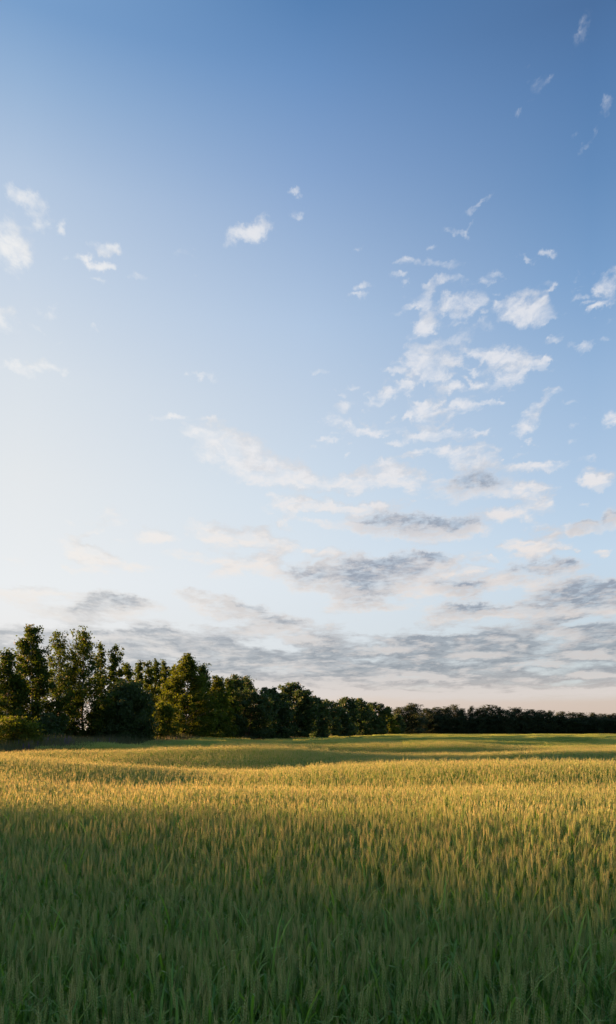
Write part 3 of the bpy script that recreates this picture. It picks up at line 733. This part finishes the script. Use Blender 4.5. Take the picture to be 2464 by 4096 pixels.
# the far wall of trees: a few shapes, copied
far_protos = []
for k in range(6):
    H0 = 18.0; W0 = (3.3, 3.8, 3.0, 4.2, 3.5, 4.6)[k]
    far_protos.append((H0, W0) + tree_meshes('far', H0, W0, 5000 + k, leaf=0.27, nleaf=11000))
GF = 'trees of the dark tree wall beyond the field'
SAME = 'dark leafy tree in the even run of the distant tree wall beyond the field'
FAR = [(1597, 2828, 330, 62, 'left one of the twin round crowned trees just past the near row'),
       (1650, 2812, 330, 74, 'taller right one of the twin round crowned trees just past the near row'),
       (1632, 2850, 335, 60, 'low dark tree filling the dip between the twin round crowns'),
       (1675, 2862, 415, 55, 'low leafy tree with a bright yellow green shoulder starting the far wall'),
       (1700, 2832, 425, 52, 'far tree whose flat top begins the even part of the distant wall'), (1722, 2835, 430, 46, 'far tree with a slightly lower top, second in the even start of the distant wall'), (1750, 2828, 430, 50, 'rounded far tree left of the thin bare spiky top'), (1786, 2826, 432, 46, 'two humped far tree directly left of the thin bare spiky top'),
       (1818, 2816, 436, 44, 'far tree with a thin bare spiky top, first to stick out of the wall'),
       (1850, 2833, 432, 48, 'far tree in the dip just right of the thin bare spiky top'), (1884, 2823, 436, 34, 'far tree with a narrow knob standing clear of the wall'),
       (1918, 2831, 432, 48, 'sloping far tree between the narrow knob and the broad highest dome'), (1957, 2819, 436, 66, 'broad highest dome of the distant tree wall'), (1998, 2827, 436, 38, 'far tree with a small pointed dome right of the broad highest dome'),
       (2034, 2838, 432, 50, 'low far tree in the dip right of the small pointed dome'), (2065, 2828, 436, 60, 'far tree with a wide rounded crown near the middle of the wall'), (2104, 2843, 432, 48, 'low far tree in the dip right of the wide rounded crown'),
       (2131, 2837, 436, 50, 'far tree with two small bumps left of the loose flat top'), (2165, 2840, 436, 48, 'far tree touching the loose flat top from the left'), (2198, 2841, 438, 44, 'far tree with a flat loose top hanging over to the right'),
       (2246, 2844, 440, 52, 'lone dome between two dips at the right of the distant tree wall'), (2222, 2862, 440, 48, 'dark filler tree in the dip left of the lone dome'),
       (2290, 2848, 442, 44, 'far tree just right of the lone dome with a blunt top'), (2325, 2850, 444, 46, 'far tree in the low run right of the lone dome'), (2368, 2850, 446, 46, 'small peaked far tree near the right border of the picture'), (2346, 2862, 446, 44, 'far tree under the small peak near the right border'),
       (2410, 2853, 448, 44, 'far tree right of the small peak, with a rounded low top'), (2438, 2856, 450, 42, 'low round far tree second from the right border of the picture'), (2462, 2852, 450, 44, 'round topped far tree cut by the right border of the picture'), (2500, 2855, 452, 50, None), (2550, 2857, 455, 50, None), (2600, 2858, 458, 50, None)]
for px_ in range(1690, 2640, 29):     # the lower second rank that closes the wall
    FAR.append((px_ + rng.uniform(-6, 6), 2861 + (px_ - 1690) * 0.012 + rng.uniform(-7, 7), 424 + rng.uniform(-4, 2) + (px_ - 1690) * 0.03, 50, None))
for k, (px_, yt, d_, w, lb) in enumerate(FAR):
    H0, W0, tm, cm = far_protos[(k * 5 + 1) % 6]
    x, y = (px_ - 1232) / 2800 * d_, d_
    z = float(terrain(x, y)); H = (2930 - yt) / 2800 * d_ + CAM_H - z
    root = new_obj('far_tree', None); root.location = (x, y, z - 0.1); root.rotation_euler = (0, 0, rng.uniform(0, 6.28))
    sw = w / 2 / 2800 * d_ * 1.12 / W0
    root.scale = (sw, sw, H / H0)
    new_obj('trunk', tm, root); new_obj('crown', cm, root)
    tag(root, lb or SAME, 'tree', GF)
# unseen trees carry the row on to the left, set for their shade
def sp(s, tt):                        # s across the sun's direction, tt towards the sun
    S_ = (math.sin(R(SUN_AZ)), math.cos(R(SUN_AZ)))
    return (tt * S_[0] - s * S_[1] * -1 * 1.0 if False else tt * S_[0] + s * S_[1], tt * S_[1] - s * S_[0])
side_protos = []
for k in range(4):
    side_protos.append((9.0, 3.0) + tree_meshes(('birch', 'bush', 'round', 'tall')[k], 9.0, 3.0, 6000 + k, leaf=0.2, nleaf=(9000, 10000, 9000, 9000)[k]))
GS = 'unseen trees that continue the row to the left and shade the crop'
for k, (s, tt, h, w) in enumerate(SIDE):
    H0, W0, tm, cm = side_protos[k % 3 if not 25 < s < 32 else 3]
    x, y = sp(s, tt)
    root = new_obj('birch_tree' if k % 3 == 0 else 'shading_tree', None); root.location = (x, y, float(terrain(x, y)) - .03); root.rotation_euler = (0, 0, rng.uniform(0, 6.28))
    root.scale = (w / W0, w / W0, h / H0)
    new_obj('trunk', tm, root); new_obj('crown', cm, root)
    tag(root, 'unseen leafy tree continuing the row at left, placed to shade the crop', 'tree', GS)
# ------------------------------------------------------------------ verge grass and flowers
def blades(G, X_, Y_, hmin, hmax, width, r):
    n = len(X_); h = r.uniform(hmin, hmax, n); Zb = terrain(X_, Y_)
    ang = r.uniform(0, 6.28, n); w = np.stack([np.cos(ang), np.sin(ang), 0 * ang], -1) * width
    lean = np.stack([r.normal(0.05, .12, n), r.normal(0, .12, n), 0 * ang], -1)
    P = np.stack([X_, Y_, Zb - .02], -1); m_ = P + lean * .4 + np.array([0, 0, 1]) * (h * .6)[:, None]; e = P + lean + np.array([0, 0, 1]) * h[:, None]
    k0 = G.n; i = np.arange(n)[:, None] * 5; tn = np.repeat(r.random(n), 5)
    G.add(np.stack([P - w, P + w, m_ + w * .8, m_ - w * .8, e], 1).reshape(-1, 3), i + np.array([0, 1, 2, 3])[None], 0, tn)
    G.f.append((k0 + i + np.array([3, 2, 4])[None]).ravel()); G.z.append(np.full(n, 3)); G.m.append(np.zeros(n))
r = np.random.default_rng(77); G = Geo()
n = 60000
u_ = np.where(r.random(n) < 0.8, r.uniform(-0.62, 0.0, n), r.uniform(-0.0, 0.16, n))
D_ = edge_d(u_) + r.uniform(-0.3, 1.0, n) ** 1 * (9 + 12 * np.exp(-((u_ + 0.222) / 0.02) ** 2))
tall_ = 0.75 + 0.35 * (np.sin(u_ * 90) * np.sin(u_ * 37 + 1) > 0.1)
X_, Y_ = u_ * D_, D_
blades(G, X_, Y_, 0.55, 1.25, 0.016, r)
verge = new_obj('verge_grass', G.mesh('verge_grass', [M_grass]))
tag(verge, 'tall rough grass strip between the crop and the trees', 'grass', kind='stuff')
G = Geo()
for (px0, px1, cnt) in ((170, 300, 26), (255, 285, 22), (350, 470, 60), (60, 160, 16), (680, 760, 10)):
    for k in range(cnt):
        u = (r.uniform(px0, px1) - 1232) / 2800; d_ = float(edge_d(u)) + r.uniform(0.6, 4.0)
        x, y = u * d_, d_; z = float(terrain(x, y)) + r.uniform(0.55, 0.9)
        H_ = r.uniform(0.14, 0.24)
        tube(G, [(x, y, z - .8), (x, y, z), (x + .01, y, z + H_ * .5), (x + .02, y, z + H_)], [0.006, 0.03, 0.026, 0.004], 5, 0, r.random())
lup = new_obj('lupine_flowers', G.mesh('lupine_flowers', [M_lupine]))
tag(lup, 'faint purple lupine spikes in the shaded grass below the left trees', 'flowers', kind='stuff')
